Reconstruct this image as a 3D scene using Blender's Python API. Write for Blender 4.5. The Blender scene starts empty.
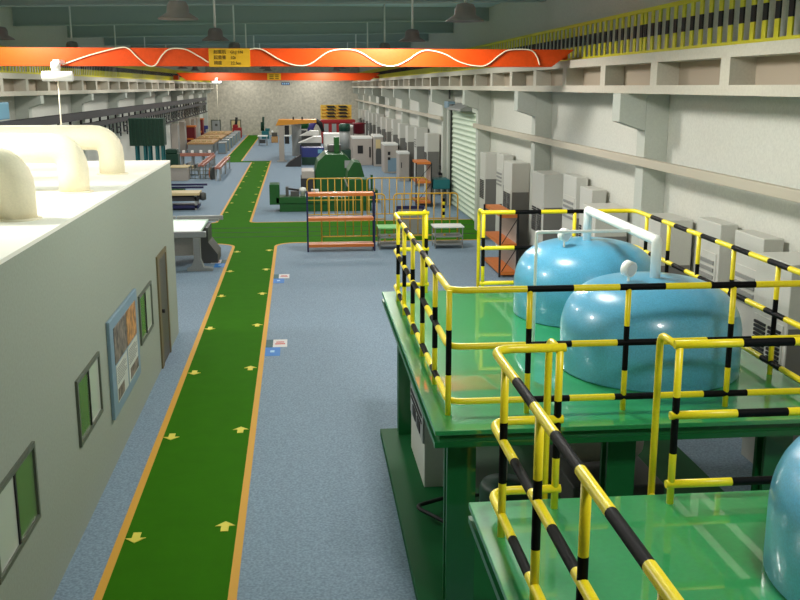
import bpy, math, random
random.seed(4)
D = bpy.data
COL = bpy.context.scene.collection
PI = math.pi

# ------------------------------------------------------------------ materials
def lin(c):
    c = c / 255.0
    return c / 12.92 if c <= 0.04045 else ((c + 0.055) / 1.055) ** 2.4

M = {}
def mat(name, rgb, rough=0.6, metal=0.0, spec=0.5, noise=None, coat=0.0, bump=0.0, mirror=0.0):
    m = D.materials.new(name); m.use_nodes = True
    nt = m.node_tree; b = nt.nodes['Principled BSDF']
    c = (lin(rgb[0]), lin(rgb[1]), lin(rgb[2]), 1)
    b.inputs['Base Color'].default_value = c
    b.inputs['Roughness'].default_value = rough
    b.inputs['Metallic'].default_value = metal
    b.inputs['Specular IOR Level'].default_value = spec
    b.inputs['Coat Weight'].default_value = coat
    b.inputs['Coat Roughness'].default_value = 0.03
    if noise or bump:
        tc = nt.nodes.new('ShaderNodeTexCoord')
        n = nt.nodes.new('ShaderNodeTexNoise')
        n.inputs['Scale'].default_value = noise[0] if noise else 40
        n.inputs['Detail'].default_value = 3
        nt.links.new(tc.outputs['Object'], n.inputs['Vector'])
        if noise:
            r = nt.nodes.new('ShaderNodeValToRGB')
            a = noise[1]
            r.color_ramp.elements[0].position = 0.3; r.color_ramp.elements[1].position = 0.7
            r.color_ramp.elements[0].color = tuple(v * (1 - a) for v in c[:3]) + (1,)
            r.color_ramp.elements[1].color = tuple(min(1, v * (1 + a)) for v in c[:3]) + (1,)
            nt.links.new(n.outputs['Fac'], r.inputs['Fac'])
            nt.links.new(r.outputs['Color'], b.inputs['Base Color'])
        if bump:
            bp = nt.nodes.new('ShaderNodeBump'); bp.inputs['Strength'].default_value = bump
            bp.inputs['Distance'].default_value = 0.01
            nt.links.new(n.outputs['Fac'], bp.inputs['Height'])
            nt.links.new(bp.outputs['Normal'], b.inputs['Normal'])
    if mirror:
        g = nt.nodes.new('ShaderNodeBsdfGlossy'); g.inputs['Roughness'].default_value = 0.01
        mx = nt.nodes.new('ShaderNodeMixShader'); mx.inputs['Fac'].default_value = mirror
        out = nt.nodes['Material Output']
        nt.links.new(b.outputs[0], mx.inputs[1]); nt.links.new(g.outputs[0], mx.inputs[2])
        nt.links.new(mx.outputs[0], out.inputs['Surface'])
    M[name] = m
    return m

mat('floor_paint', (134, 154, 171), 0.7, noise=(34, 0.26), spec=0.15)
mat('walkway_green', (54, 114, 10), 0.85, noise=(3, 0.05), spec=0.05)
mat('line_yellow', (226, 168, 66), 0.6, spec=0.2)
mat('arrow_yellow', (238, 222, 90), 0.6, spec=0.2)
mat('groove', (14, 34, 10), 0.8)
mat('wall_plaster', (208, 208, 198), 0.85, noise=(26, 0.06), spec=0.2)
mat('wall_back', (194, 188, 172), 0.85, noise=(5, 0.16), spec=0.1)
mat('pilaster', (190, 194, 184), 0.8, noise=(30, 0.04), spec=0.2)
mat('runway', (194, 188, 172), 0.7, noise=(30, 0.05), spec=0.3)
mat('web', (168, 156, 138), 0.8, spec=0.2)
mat('ledge', (188, 180, 162), 0.7, spec=0.3)
mat('ceiling', (206, 228, 238), 0.9, spec=0.1)
mat('roof_beam', (166, 182, 176), 0.8, spec=0.2)
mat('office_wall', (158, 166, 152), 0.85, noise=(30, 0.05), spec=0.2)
mat('office_roof', (246, 244, 232), 0.85, spec=0.2)
mat('duct_cream', (240, 232, 204), 0.6, noise=(45, 0.04), spec=0.3)
mat('crane_orange', (222, 74, 8), 0.45, spec=0.4, noise=(14, 0.06))
mat('plate_yellow', (222, 172, 24), 0.6)
mat('text_dark', (60, 44, 10), 0.7)
mat('cable_white', (245, 236, 205), 0.5)
mat('white', (250, 250, 246), 0.45)
mat('rope', (240, 232, 205), 0.6)
mat('safety_yellow', (255, 228, 30), 0.35, spec=0.5, noise=(60, 0.05))
mat('safety_black', (8, 8, 9), 0.6, spec=0.15)
mat('fence_yellow', (204, 196, 40), 0.6)
mat('fence_black', (14, 12, 16), 0.7)
mat('lamp_shade', (128, 116, 110), 0.6)
mat('rod_pale', (236, 238, 230), 0.5)
mat('deck_green', (50, 162, 90), 0.3, spec=0.5, noise=(26, 0.06), mirror=0.22)
mat('frame_green', (24, 106, 54), 0.35, spec=0.4, mirror=0.06)
mat('plinth_green', (22, 92, 48), 0.6, spec=0.15)
mat('tank_blue', (92, 172, 208), 0.3, spec=0.6, noise=(70, 0.14), coat=0.3)
mat('pipe_white', (252, 254, 248), 0.35)
mat('cabinet_grey', (198, 197, 188), 0.55, noise=(40, 0.03))
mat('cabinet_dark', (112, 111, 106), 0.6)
mat('louver_black', (14, 14, 15), 0.7)
mat('louver_grey', (140, 140, 135), 0.7)
mat('steel_grey', (150, 152, 150), 0.45, noise=(20, 0.05))
mat('steel_dark', (78, 78, 76), 0.5)
mat('near_black', (26, 26, 27), 0.6)
mat('tray_dark', (48, 46, 48), 0.6)
mat('shelf_orange', (212, 118, 44), 0.5)
mat('post_blue', (28, 30, 78), 0.5)
mat('barrier_yellow', (214, 166, 50), 0.45)
mat('machine_green', (10, 84, 20), 0.45, noise=(6, 0.08))
mat('dark_green', (8, 58, 40), 0.5, noise=(12, 0.15))
mat('pale_green', (150, 224, 140), 0.4, noise=(20, 0.04))
mat('surface_green', (198, 228, 206), 0.35, spec=0.5)
mat('teal', (16, 104, 110), 0.5)
mat('door_roller', (204, 218, 196), 0.6)
mat('door_brown', (80, 76, 66), 0.5)
mat('door_frame', (112, 100, 68), 0.6)
mat('window_frame', (92, 98, 84), 0.5)
mat('pane_green', (104, 130, 88), 0.08, spec=0.8)
mat('pane_pale', (206, 210, 200), 0.08, spec=0.8)
mat('board_frame', (126, 152, 168), 0.5)
mat('board_photo', (120, 108, 96), 0.5, noise=(7, 0.75))
mat('board_photo_warm', (184, 132, 72), 0.5, noise=(9, 0.6))
mat('board_page', (198, 202, 190), 0.6)
mat('board_ink', (128, 132, 126), 0.7)
mat('red', (160, 22, 26), 0.5)
mat('deep_red', (110, 12, 28), 0.5)
mat('wood_tan', (190, 146, 92), 0.6, noise=(10, 0.2))
mat('pallet_tan', (212, 190, 140), 0.6)
mat('salmon', (176, 112, 92), 0.5)
mat('machine_blue', (40, 52, 120), 0.5)
mat('violet', (62, 56, 128), 0.5)
mat('light_blue', (110, 164, 190), 0.5)
mat('machine_white', (236, 236, 230), 0.45)
mat('machine_putty', (178, 168, 158), 0.55, noise=(20, 0.05))
mat('rack_yellow', (246, 206, 84), 0.5)
mat('crate_orange', (226, 150, 40), 0.5)
mat('sign_blue', (24, 122, 206), 0.5)
mat('sign_teal', (8, 84, 88), 0.5)
mat('sign_white', (226, 222, 220), 0.5)
mat('sign_red', (206, 84, 74), 0.5)
mat('sign_pale', (170, 214, 240), 0.5)

# ------------------------------------------------------------------ mesh builder
def wl(o):
    x = [0.0, 0.0, 0.0]
    while o:
        for i in range(3): x[i] += o.location[i]
        o = o.parent
    return x

class MB:
    def __init__(s): s.v = []; s.f = []; s.m = []; s.s = []
    def add(s, vs, fs, m=0, sm=False):
        b = len(s.v); s.v += [tuple(p) for p in vs]
        for f in fs:
            s.f.append(tuple(i + b for i in f)); s.m.append(m); s.s.append(sm)
        return s
    def box(s, x0, x1, y0, y1, z0, z1, m=0):
        v = [(x, y, z) for z in (z0, z1) for y in (y0, y1) for x in (x0, x1)]
        return s.add(v, [(0, 2, 3, 1), (4, 5, 7, 6), (0, 1, 5, 4), (2, 6, 7, 3), (0, 4, 6, 2), (1, 3, 7, 5)], m)
    def prism(s, pts, plane, a, b, m=0):
        n = len(pts)
        def p(q, t):
            return {'xz': (q[0], t, q[1]), 'yz': (t, q[0], q[1]), 'xy': (q[0], q[1], t)}[plane]
        v = [p(q, a) for q in pts] + [p(q, b) for q in pts]
        ar = sum(pts[i][0] * pts[(i + 1) % n][1] - pts[(i + 1) % n][0] * pts[i][1] for i in range(n))
        flip = (ar > 0) != (plane == 'xz')
        fs = [tuple(range(n)), tuple(range(2 * n - 1, n - 1, -1))] + [((i + 1) % n, i, i + n, (i + 1) % n + n) for i in range(n)]
        if plane == 'xz': fs = fs
        if flip: fs = [tuple(reversed(f)) for f in fs]
        if b < a: fs = [tuple(reversed(f)) for f in fs]
        return s.add(v, fs, m)
    def rings(s, rings, mats, sm=True, caps=True):
        n = len(rings[0]); b = len(s.v)
        for r in rings: s.v += r
        for i in range(len(rings) - 1):
            for k in range(n):
                k2 = (k + 1) % n
                s.f.append((b + i * n + k, b + i * n + k2, b + (i + 1) * n + k2, b + (i + 1) * n + k))
                s.m.append(mats[i]); s.s.append(sm)
        if caps:
            s.f.append(tuple(b + k for k in reversed(range(n)))); s.m.append(mats[0]); s.s.append(False)
            e = b + (len(rings) - 1) * n
            s.f.append(tuple(e + k for k in range(n))); s.m.append(mats[-1]); s.s.append(False)
        return s
    def path(s, pts, mats, r, n=12):
        from mathutils import Vector as V
        P = [V(p) for p in pts]; N = len(P)
        T = []
        for i in range(N):
            a = P[max(i - 1, 0)]; c = P[min(i + 1, N - 1)]
            if 0 < i < N - 1: t = (P[i] - a).normalized() + (c - P[i]).normalized()
            else: t = c - a
            T.append(t.normalized())
        u = T[0].orthogonal().normalized(); rings = []
        for i in range(N):
            u = (u - T[i] * u.dot(T[i])).normalized(); w = T[i].cross(u)
            rr = r[i] if isinstance(r, (list, tuple)) else r
            rings.append([tuple(P[i] + u * (rr * math.cos(2 * PI * k / n)) + w * (rr * math.sin(2 * PI * k / n))) for k in range(n)])
        return s.rings(rings, mats)
    def cyl(s, a, b, r, n=16, m=0, r2=None):
        return s.path([a, b], [m], [r, r if r2 is None else r2], n)
    def tube(s, corners, r, fil=0.0, n=12, m=0, stripe=None, m2=1):
        pts, ms = fillet(corners, fil, stripe, m, m2)
        return s.path(pts, ms, r, n)
    def lathe(s, cx, cy, prof, n=40, m=0):
        rings = [[(cx + r * math.cos(2 * PI * k / n), cy + r * math.sin(2 * PI * k / n), z) for k in range(n)] for r, z in prof]
        return s.rings(rings, [m] * (len(prof) - 1))
    def build(s, name, mats, parent=None, bev=0.0):
        if not isinstance(mats, (list, tuple)): mats = [mats]
        me = D.meshes.new(name)
        if parent: off = wl(parent)
        else:
            xs, ys, zs = zip(*s.v)
            off = ((min(xs) + max(xs)) / 2, (min(ys) + max(ys)) / 2, min(zs))
        me.from_pydata([(p[0] - off[0], p[1] - off[1], p[2] - off[2]) for p in s.v], [], s.f)
        for k in mats: me.materials.append(M[k])
        me.polygons.foreach_set('material_index', s.m)
        me.polygons.foreach_set('use_smooth', s.s)
        me.update()
        o = D.objects.new(name, me); COL.objects.link(o)
        if parent: o.parent = parent
        else: o.location = off
        if bev:
            b = o.modifiers.new('bevel', 'BEVEL'); b.width = bev; b.segments = 2; b.limit_method = 'ANGLE'
        return o

def fillet(c, fil, stripe, m, m2):
    from mathutils import Vector as V
    C = [V(p) for p in c]; segs = []; cur = C[0]
    for i in range(1, len(C) - 1):
        d1 = (C[i] - C[i - 1]); d2 = (C[i + 1] - C[i])
        f = min(fil, d1.length * .49, d2.length * .49)
        if f < 1e-4:
            segs.append(('s', cur, C[i])); cur = C[i]; continue
        a = C[i] - d1.normalized() * f; b = C[i] + d2.normalized() * f
        segs.append(('s', cur, a)); segs.append(('a', a, C[i], b)); cur = b
    segs.append(('s', cur, C[-1]))
    pts = [C[0]]; ms = []
    for g in segs:
        if g[0] == 's':
            L = (g[2] - g[1]).length
            n = 1
            if stripe:
                n = max(1, round(L / stripe)); n += (n % 2 == 0)
            for k in range(1, n + 1):
                t = k / n if n < 3 else (1.3 + (k - 1) if k < n else n + .6) / (n + .6)
                pts.append(g[1].lerp(g[2], t)); ms.append(m2 if (k % 2 == 0) else m)
        else:
            for k in range(1, 7):
                t = k / 6
                pts.append(g[1] * (1 - t) ** 2 + g[2] * 2 * t * (1 - t) + g[3] * t * t); ms.append(m)
    return pts, ms

def thing(name, label, cat, loc, group=None):
    o = D.objects.new(name, None); o.empty_display_size = .2; COL.objects.link(o); o.location = loc
    return tag(o, label, cat, group)
def tag(o, label, cat, group=None):
    o['label'] = label; o['category'] = cat
    if group: o['group'] = group
    return o
def st(o): o['kind'] = 'structure'; return o
def lab(o, t): o['label'] = t; return o
def kids(o): return [c for c in list(D.objects) if c.parent == o]
def dup(root, loc, label, group=None):
    def rec(o, par):
        c = o.copy(); COL.objects.link(c)
        if par: c.parent = par
        for k in CH.get(o.name, []): rec(k, c)
        return c
    global CH
    CH = {}
    for o in D.objects:
        if o.parent: CH.setdefault(o.parent.name, []).append(o)
    r = rec(root, None); r.location = loc; r['label'] = label
    if group: r['group'] = group
    return r

def text_mesh(name, body, size, x, y, z, m, parent, sx=1.0):
    """flat lettering facing -Y with its left baseline at x, z"""
    cu = D.curves.new('lettering', 'FONT'); cu.body = body; cu.size = size; cu.extrude = 0.002
    t = D.objects.new('lettering', cu); COL.objects.link(t)
    bpy.context.view_layer.update()
    me = D.meshes.new_from_object(t.evaluated_get(bpy.context.evaluated_depsgraph_get()))
    D.objects.remove(t); D.curves.remove(cu)
    off = wl(parent)
    for v in me.vertices:
        a, b, c = v.co
        v.co = (x + a * sx - off[0], y - c - off[1], z + b - off[2])
    me.materials.clear(); me.materials.append(M[m])
    o = D.objects.new(name, me); COL.objects.link(o); o.parent = parent
    return o

# ------------------------------------------------------------------ room shell
XL, XR, YN, YF, ZC = -9.2, 6.7, -5.0, 104.0, 7.66
st(MB().box(XL - .2, XR + .2, YN - .2, YF + .2, -.2, 0).build('floor', 'floor_paint'))
st(MB().box(XR, XR + .2, YN, YF, 0, ZC).build('wall_right', 'wall_plaster'))
st(MB().box(XL - .2, XL, YN, YF, 0, ZC).build('wall_left', 'wall_plaster'))
st(MB().box(XL - .2, XR + .2, YF, YF + .2, 0, ZC).build('wall_far', 'wall_back'))
st(MB().box(XL - .2, XR + .2, YN - .2, YN, 0, ZC).build('wall_near', 'wall_plaster'))
st(MB().box(XL - .2, XR + .2, YN - .2, YF + .2, ZC, ZC + .2).build('ceiling', 'ceiling'))
bn = 1
for k in range(11):
    y = 18.7 + 7.8 * k
    m = MB()
    m.prism([(XL, 6.95), (XR, 7.22), (XR, 7.27), (XL, 7.0)], 'xz', y - .16, y + .16)
    m.prism([(XL, 7.0), (XR, 7.27), (XR, ZC), (XL, ZC)], 'xz', y - .10, y + .10)
    st(m.build('trim_%d' % bn, 'roof_beam')); bn += 1

# walkway: one painted ground marking with lines, arrows and grooves as its parts
z1 = .004
w = MB()
XA, XB, XC = (-2.035, -.79), (-3.02, -1.85), (-5.0, -3.85)      # the strip jogs left twice
w.box(XA[0], XA[1], YN, 31.5, 0, z1)
w.box(XL, XR, 31.5, 36.45, 0, z1)
w.box(XB[0], XB[1], 36.45, 67.6, 0, z1)
w.box(XC[0], XC[1], 66.4, YF, 0, z1)
w.box(XC[1], XB[0], 66.4, 67.6, 0, z1)
ARC = [i * PI / 16 for i in range(9)]
def flare(x, y, sx, sy, r):
    # fillet piece between a strip edge and the crossing edge
    return [(x, y)] + [(x + sx * r * (1 - math.sin(a)), y + sy * r * (1 - math.cos(a))) for a in ARC]
for sx, x in ((-1, XA[0]), (1, XA[1])): w.prism(flare(x, 31.5, sx, -1, .7), 'xy', 0, z1)
for sx, x in ((-1, XB[0]), (1, XB[1])): w.prism(flare(x, 36.45, sx, 1, .3), 'xy', 0, z1)
walk = st(w.build('walkway', 'walkway_green'))
def strip(pts, wd, name='edge_line', mt='line_yellow', z=.008):
    m = MB(); L = []; R = []
    for i, p in enumerate(pts):
        a = pts[max(i - 1, 0)]; b = pts[min(i + 1, len(pts) - 1)]
        dx, dy = b[0] - a[0], b[1] - a[1]; l = math.hypot(dx, dy); nx, ny = -dy / l, dx / l
        L.append((p[0] + nx * wd / 2, p[1] + ny * wd / 2)); R.append((p[0] - nx * wd / 2, p[1] - ny * wd / 2))
    for i in range(len(pts) - 1):
        q = [L[i], R[i], R[i + 1], L[i + 1]]
        m.add([(x, y, z) for x, y in q] + [(x, y, 0) for x, y in q], [(0, 1, 2, 3), (0, 4, 5, 1), (1, 5, 6, 2), (2, 6, 7, 3), (3, 7, 4, 0)])
    return m.build(name, mt, walk)
def edge(x, s, near, r, yc, yend):
    if near: strip([(x, yend), (x, yc - r)] + [(x + s * r * (1 - math.cos(a)), yc - r + r * math.sin(a)) for a in ARC[1:]] + [((XL, 0, XR)[s + 1], yc)], .09)
    else: strip([((XL, 0, XR)[s + 1], yc)] + [(x + s * r * (1 - math.sin(a)), yc + r * (1 - math.cos(a))) for a in ARC] + [(x, yend)], .09)
edge(-2.08, -1, True, .7, 31.5, YN); edge(-.745, 1, True, .7, 31.5, YN)
edge(-3.065, -1, False, .3, 36.5, 66.4); edge(-1.805, 1, False, .3, 36.5, 67.6)
strip([(-5.05, 66.4), (-5.05, YF)], .09); strip([(-3.8, 67.6), (-3.8, YF)], .09)
for y in (32.9, 33.95, 35.05):
    strip([(XL + .1, y), (6.55, y)], .09, 'groove', 'groove')
ar = MB()
ar.prism([(-.045, -.14), (.045, -.14), (.045, .0), (.115, .0), (0, .12), (-.115, .0), (-.045, .0)], 'xy', 0, .01)
a0 = ar.build('arrow', 'arrow_yellow', walk); first = True
wo = wl(walk)
for v in a0.data.vertices: v.co = (v.co[0] + wo[0], v.co[1] + wo[1], v.co[2] + wo[2])
for side in (0, 1):
    for k in range(19):
        y = (10.35, 10.56)[side] + 3.25 * (k - 1)
        if 31.2 < y < 36.8: continue
        a = a0 if first else a0.copy()
        if not first: COL.objects.link(a); a.parent = walk
        first = False
        a.location = (((-1.915, -.93) if y < 33 else (-2.9, -1.97))[side] - wo[0], y - wo[1], .002)
        a.rotation_euler.z = (PI, 0)[side]
        if y > 33: a.scale = (.7, .7, 1)

# ------------------------------------------------------------------ right and left wall furniture
def pilaster(side, y):
    m = MB()
    if side > 0:
        m.box(6.27, XR, y, y + .42, 0, 4.88)
        m.prism([(6.27, 4.22), (6.27, 4.88), (5.78, 4.88), (5.78, 4.38)], 'xz', y, y + .42)
        nm = 'pilaster'
    else:
        m.box(XL, -8.77, y, y + .42, 0, 4.70)
        m.prism([(-8.77, 4.30), (-8.77, 4.70), (-8.36, 4.70), (-8.36, 4.44)], 'xz', y, y + .42)
        nm = 'pilaster'
    st(m.build(nm, 'pilaster', None, .008))
for k in range(-1, 11):
    pilaster(1, 17.15 + 8.2 * k); pilaster(-1, 17.15 + 8.2 * k)

def runway(side):
    if side > 0: x0, x1, zz = 5.88, 6.45, 0.0
    else: x0, x1, zz = -8.38, -8.95, -.16
    a, b = min(x0, x1), max(x0, x1)
    m = MB()
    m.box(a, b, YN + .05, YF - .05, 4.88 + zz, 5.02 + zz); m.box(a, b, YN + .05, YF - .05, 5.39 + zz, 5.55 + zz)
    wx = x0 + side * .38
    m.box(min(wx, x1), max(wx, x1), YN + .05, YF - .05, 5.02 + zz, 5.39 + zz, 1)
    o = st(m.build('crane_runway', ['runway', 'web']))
    y = 12.97 - 2.722 * 6; s0 = None
    while y < YF - 1:
        if s0 is None:
            s0 = MB().box(min(x0 + side * .005, wx), max(x0 + side * .005, wx), y, y + .3, 5.02 + zz, 5.39 + zz).build('stiffener', 'runway', o); yb = y
        else:
            c = s0.copy(); COL.objects.link(c); c.parent = o; c.location = (0, y - yb, 0)
        y += 2.722
    return o
runway(1); runway(-1)

def fence(side, label):
    x = 6.16 if side > 0 else -8.66
    z = 5.55 if side > 0 else 5.39
    r = thing('guard_fence', label, 'fence', (x, 9, z))
    MB().box(x - .02, x + .02, 9, 103.5, z + .72, z + .79).build('top_rail', 'fence_yellow', r)
    MB().box(x - .02, x + .02, 9, 103.5, z, z + .07).build('bottom_rail', 'fence_yellow', r)
    b0 = None; rest = MB(); n = 0; y = 9.1
    def bar(m, y):
        wd = .125
        m.box(x - .012, x + .012, y, y + wd, z + .07, z + .30)
        m.box(x - .012, x + .012, y, y + wd, z + .30, z + .52, 1)
        m.box(x - .012, x + .012, y, y + wd, z + .52, z + .72)
    while y < 103:
        if n < 100:
            if b0 is None:
                m = MB(); bar(m, y); b0 = m.build('bar', ['fence_yellow', 'fence_black'], r); yb = y
            else:
                c = b0.copy(); COL.objects.link(c); c.parent = r; c.location = (0, y - yb, 0)
        else: bar(rest, y)
        n += 1; y += .345 if n % 24 else .2
    o = rest.build('far_bars', ['fence_yellow', 'fence_black'], r); o['kind'] = 'stuff'
fence(1, 'long yellow fence with black middle band on top of the right crane runway')
fence(-1, 'long yellow fence with black middle band on top of the left crane runway')

st(MB().box(6.16, 6.268, YN + .05, 33.97, 3.59, 3.74).build('wall_rail', 'ledge', None, .01))
st(MB().box(6.16, 6.268, 41.76, 103.9, 3.59, 3.74).build('wall_rail', 'ledge', None, .01))

# cable tray low along the right wall between the cabinets
def wall_pipe():
    r = thing('cable_tray', 'black cable tray low along the right wall behind the grey cabinets', 'cable tray', (6.56, 50, 1.22))
    for k in range(-1, 10):
        a, b = 17.15 + 8.2 * k + .43, 17.15 + 8.2 * (k + 1) - .01
        if b > 100: break
        if a > 33 and b < 43: continue
        m = MB().box(6.625, 6.695, a, b, 1.22, 1.36)
        m.build('tray_length', 'near_black', r)
    MB().box(6.14, 6.26, 41.75, 42.0, 1.22, 1.32).prism([(6.26, 41.76), (6.14, 41.76), (6.14, 42.3), (6.26, 42.3)], 'xy', 1.22, 1.32).build('tray_bend', 'near_black', r)
wall_pipe()

# roller shutter door
def roller():
    y0, y1, z1 = 34.3, 41.2, 4.05
    fr = MB().box(6.5, 6.7, y0 - .25, y0, 0, z1 + .3).box(6.42, 6.7, y1, y1 + .5, 0, z1 + .3).box(6.5, 6.7, y0, y1, z1, z1 + .3)
    d = st(fr.build('door_1', 'pilaster'))
    pts = [(6.68, 0)]
    n = 20; h = z1 / n
    for i in range(n):
        pts += [(6.60, i * h + .03), (6.55, i * h + h * .55), (6.60, i * h + h - .02)]
    pts += [(6.68, z1)]
    MB().prism(pts, 'xz', y0, y1).build('shutter', 'door_roller', d)
    MB().box(6.5, 6.56, y1 - .1, y1 - .02, 0, z1).build('guide_rail', 'near_black', d)
    r = thing('canopy_light', 'teal and grey canopy light mounted above the roller shutter door', 'light', (6.4, 37.5, 4.1))
    MB().box(6.2, 6.5, 40.0, 41.0, 4.12, 4.4).build('lamp_box', 'board_frame', r, .03)
    MB().prism([(6.5, 4.1), (6.05, 4.1), (6.05, 4.18), (6.5, 4.36)], 'xz', 36.0, 39.2).build('hood', 'steel_grey', r)
    MB().box(6.2, 6.35, 39.0, 39.6, 4.1, 4.3).build('bracket', 'steel_dark', r)
    MB().cyl((6.3, 40.2, 4.5), (6.3, 40.2, 4.88), .04, 8).build('hanger', 'steel_dark', r)
roller()

# lamp unit on left wall
r = thing('wall_fan', 'light blue fan unit with dark bracket on the left wall under the runway', 'fan', (-8.8, 29.5, 4.1))
MB().box(-9.2, -8.5, 29.0, 30.4, 4.05, 4.55).build('housing', 'light_blue', r, .03)
MB().tube([(-9.15, 28.4, 4.65), (-8.7, 28.4, 4.6), (-8.7, 28.4, 4.15), (-9.15, 28.4, 4.0)], .09, .15).build('bracket', 'near_black', r)
MB().box(-8.95, -8.7, 28.4, 29.0, 4.3, 4.4).build('arm', 'near_black', r)

# cabinets along the right wall
def cabinet(y, x0, h, wy, style, label, tint='cabinet_grey'):
    x1 = 6.68 if not (abs((y - 17.15) / 8.2 - round((y - 17.15) / 8.2)) * 8.2 < .3) else 6.68
    r = thing('electrical_cabinet', label, 'cabinet', (x0, y, 0), 'grey electrical cabinets along the right wall')
    MB().box(x0, 6.62, y, y + wy, .0, h).build('body', tint, r, .012)
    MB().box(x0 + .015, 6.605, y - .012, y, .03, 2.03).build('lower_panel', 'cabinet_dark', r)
    if style:
        zb, zt, n, mt = (1.38, 2.0, 11, 'louver_black') if style == 'b' else (1.98, 2.44, 4, 'louver_grey')
        f = MB().box(x0 - .012, x0, y + .08, y + wy - .08, zb - .05, zt + .05).build('vent_panel', tint, r)
        m = MB(); s = (zt - zb) / n
        segs = [(y + .12, y + wy * .47), (y + wy * .55, y + wy - .12)] if style == 'b' else [(y + .14, y + wy - .14)]
        for a, b in segs:
            for i in range(n):
                z = zb + i * s
                m.add([(x0 - .012, a, z), (x0 - .012, b, z), (x0 - .012, b, z + s * .45), (x0 - .012, a, z + s * .45),
                       (x0 - .03, a, z - .01), (x0 - .03, b, z - .01), (x0 - .03, b, z + s * .4), (x0 - .03, a, z + s * .4)],
                      [(3, 2, 1, 0), (4, 5, 6, 7), (0, 1, 5, 4), (2, 3, 7, 6), (1, 2, 6, 5), (3, 0, 4, 7)])
        m.build('louvers', mt, f)
    else:
        MB().box(x0 - .025, x0, y + .1, y + .13, 1.2, 1.5).build('handle', 'near_black', r)
    return r
cabs = [(11.15, 6.05, 2.85, .95, 'b', 'grey cabinet with black louvers beside the far platform edge, nearest on the right wall'),
        (12.48, 6.33, 2.96, .9, 'g', 'second nearest grey cabinet on the right wall, with grey upper louvers'),
        (13.9, 6.35, 2.96, .88, 'g', 'third nearest grey cabinet on the right wall, with four grey louver slots'),
        (15.58, 6.05, 2.80, .98, 'b', 'grey cabinet with black louvers just before the nearest visible pilaster'),
        (18.83, 5.95, 2.60, .95, None, 'low wide grey cabinet just beyond the nearest visible pilaster'),
        (20.25, 6.30, 2.82, .9, 'b', 'grey cabinet behind the low wide cabinet and the white tank pipe'),
        (21.6, 6.34, 2.97, 1.1, 'g', 'tall grey cabinet with grey upper louvers behind the far blue tank'),
        (23.6, 6.10, 2.86, 1.2, 'b', 'grey cabinet with black louvers before the second pilaster, left of the tanks'),
        (27.25, 6.10, 2.86, 1.1, 'b', 'grey cabinet with black louvers behind the right orange rack'),
        (29.4, 6.3, 2.95, 1.0, 'g', 'grey cabinet with grey louver slots two places from the roller shutter door'),
        (31.35, 6.12, 2.86, .9, 'b', 'grey cabinet next to the near edge of the roller shutter door')]
y = 45.1
words = ['first', 'second', 'third', 'fourth', 'fifth', 'sixth', 'seventh', 'eighth', 'ninth', 'tenth', 'eleventh', 'twelfth', 'thirteenth']
for i in range(13):
    if abs((y - 17.15) % 8.2) < .5: y += .6
    cabs.append((y, 6.05, (2.85, 2.95, 2.88)[i % 3], 1.1, 'bgb'[i % 3], words[i] + ' grey cabinet beyond the roller shutter door on the right wall'))
    y += 4.1
for c in cabs: cabinet(*c)

# ------------------------------------------------------------------ cranes
def crane(y0, xl, xr, zb, zt, dy, label, plate, cable):
    r = thing('bridge_crane', label, 'crane', ((xl + xr) / 2, y0, zb))
    sl = (zt - zb) * 1.35
    MB().prism([(xl + sl, zb), (xr - sl, zb), (xr, zt), (xl, zt)], 'xz', y0, y0 + dy).build('girder', 'crane_orange', r)
    for s, x in ((-1, -8.66), (1, 6.16)):
        zr = 5.55 if s > 0 else 5.39
    px, pz0, pw, ph = plate
    p = MB().box(px, px + pw, y0 - .03, y0, pz0, pz0 + ph).build('capacity_plate', 'plate_yellow', r)
    return r, p
cr, pl = crane(20.8, -8.2, 5.95, 5.41, 5.77, .45, 'near orange bridge crane girder spanning the hall with a white wavy cable', (-1.76, 5.395, .84, .37), True)
for t, x, z in (('起重机', -1.66, 5.665), ('GLJ 1N', -1.32, 5.665), ('起重量', -1.66, 5.555), ('10t', -1.32, 5.555), ('跨度', -1.66, 5.445), ('22.5m', -1.32, 5.445)):
    text_mesh('lettering', t, .085, x, 20.768, z, 'text_dark', pl, 1.0)
for s, x, zr in ((-1, -8.66, 5.39), (1, 6.16, 5.55)):
    m = MB()
    if s > 0: m.box(5.62, 5.93, 21.25, 21.8, 5.57, 5.7)
    else: m.box(-8.45, -8.1, 21.25, 21.8, 5.45, 5.7)
    m.build('end_carriage', 'crane_orange', cr)
c2, pl2 = crane(69.8, -8.2, 5.95, 5.42, 5.93, .5, 'far orange bridge crane girder close to the back wall', (-1.95, 5.46, .95, .44), True)
for z in (5.76, 5.64, 5.52):
    MB().box(-1.8, -1.5, 69.764, 69.77, z, z + .05).box(-1.4, -1.15, 69.764, 69.77, z, z + .05).build('lettering', 'text_dark', pl2)
for s in (-1, 1):
    (MB().box(5.62, 5.93, 70.3, 70.9, 5.57, 5.75) if s > 0 else MB().box(-8.45, -8.1, 70.3, 70.9, 5.45, 5.75)).build('end_carriage', 'crane_orange', c2)
cab = [(-4.7, 5.43), (-4.131, 5.624), (-3.568, 5.765), (-3.37, 5.755), (-3.201, 5.587), (-3.01, 5.425), (-2.85, 5.425), (-2.699, 5.629), (-2.532, 5.75), (-2.231, 5.745), (-1.936, 5.591), (-1.697, 5.48), (-1.3, 5.66), (-.915, 5.75), (-.67, 5.745), (-.307, 5.536), (.02, 5.428), (.31, 5.457), (.688, 5.7), (1.042, 5.755), (1.354, 5.702), (1.771, 5.46), (2.087, 5.424), (2.361, 5.543), (2.615, 5.707), (2.826, 5.74), (3.145, 5.668), (3.467, 5.505), (3.789, 5.428), (4.047, 5.445), (4.322, 5.651), (4.535, 5.755), (4.967, 5.758), (5.122, 5.633), (5.193, 5.447)]
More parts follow.
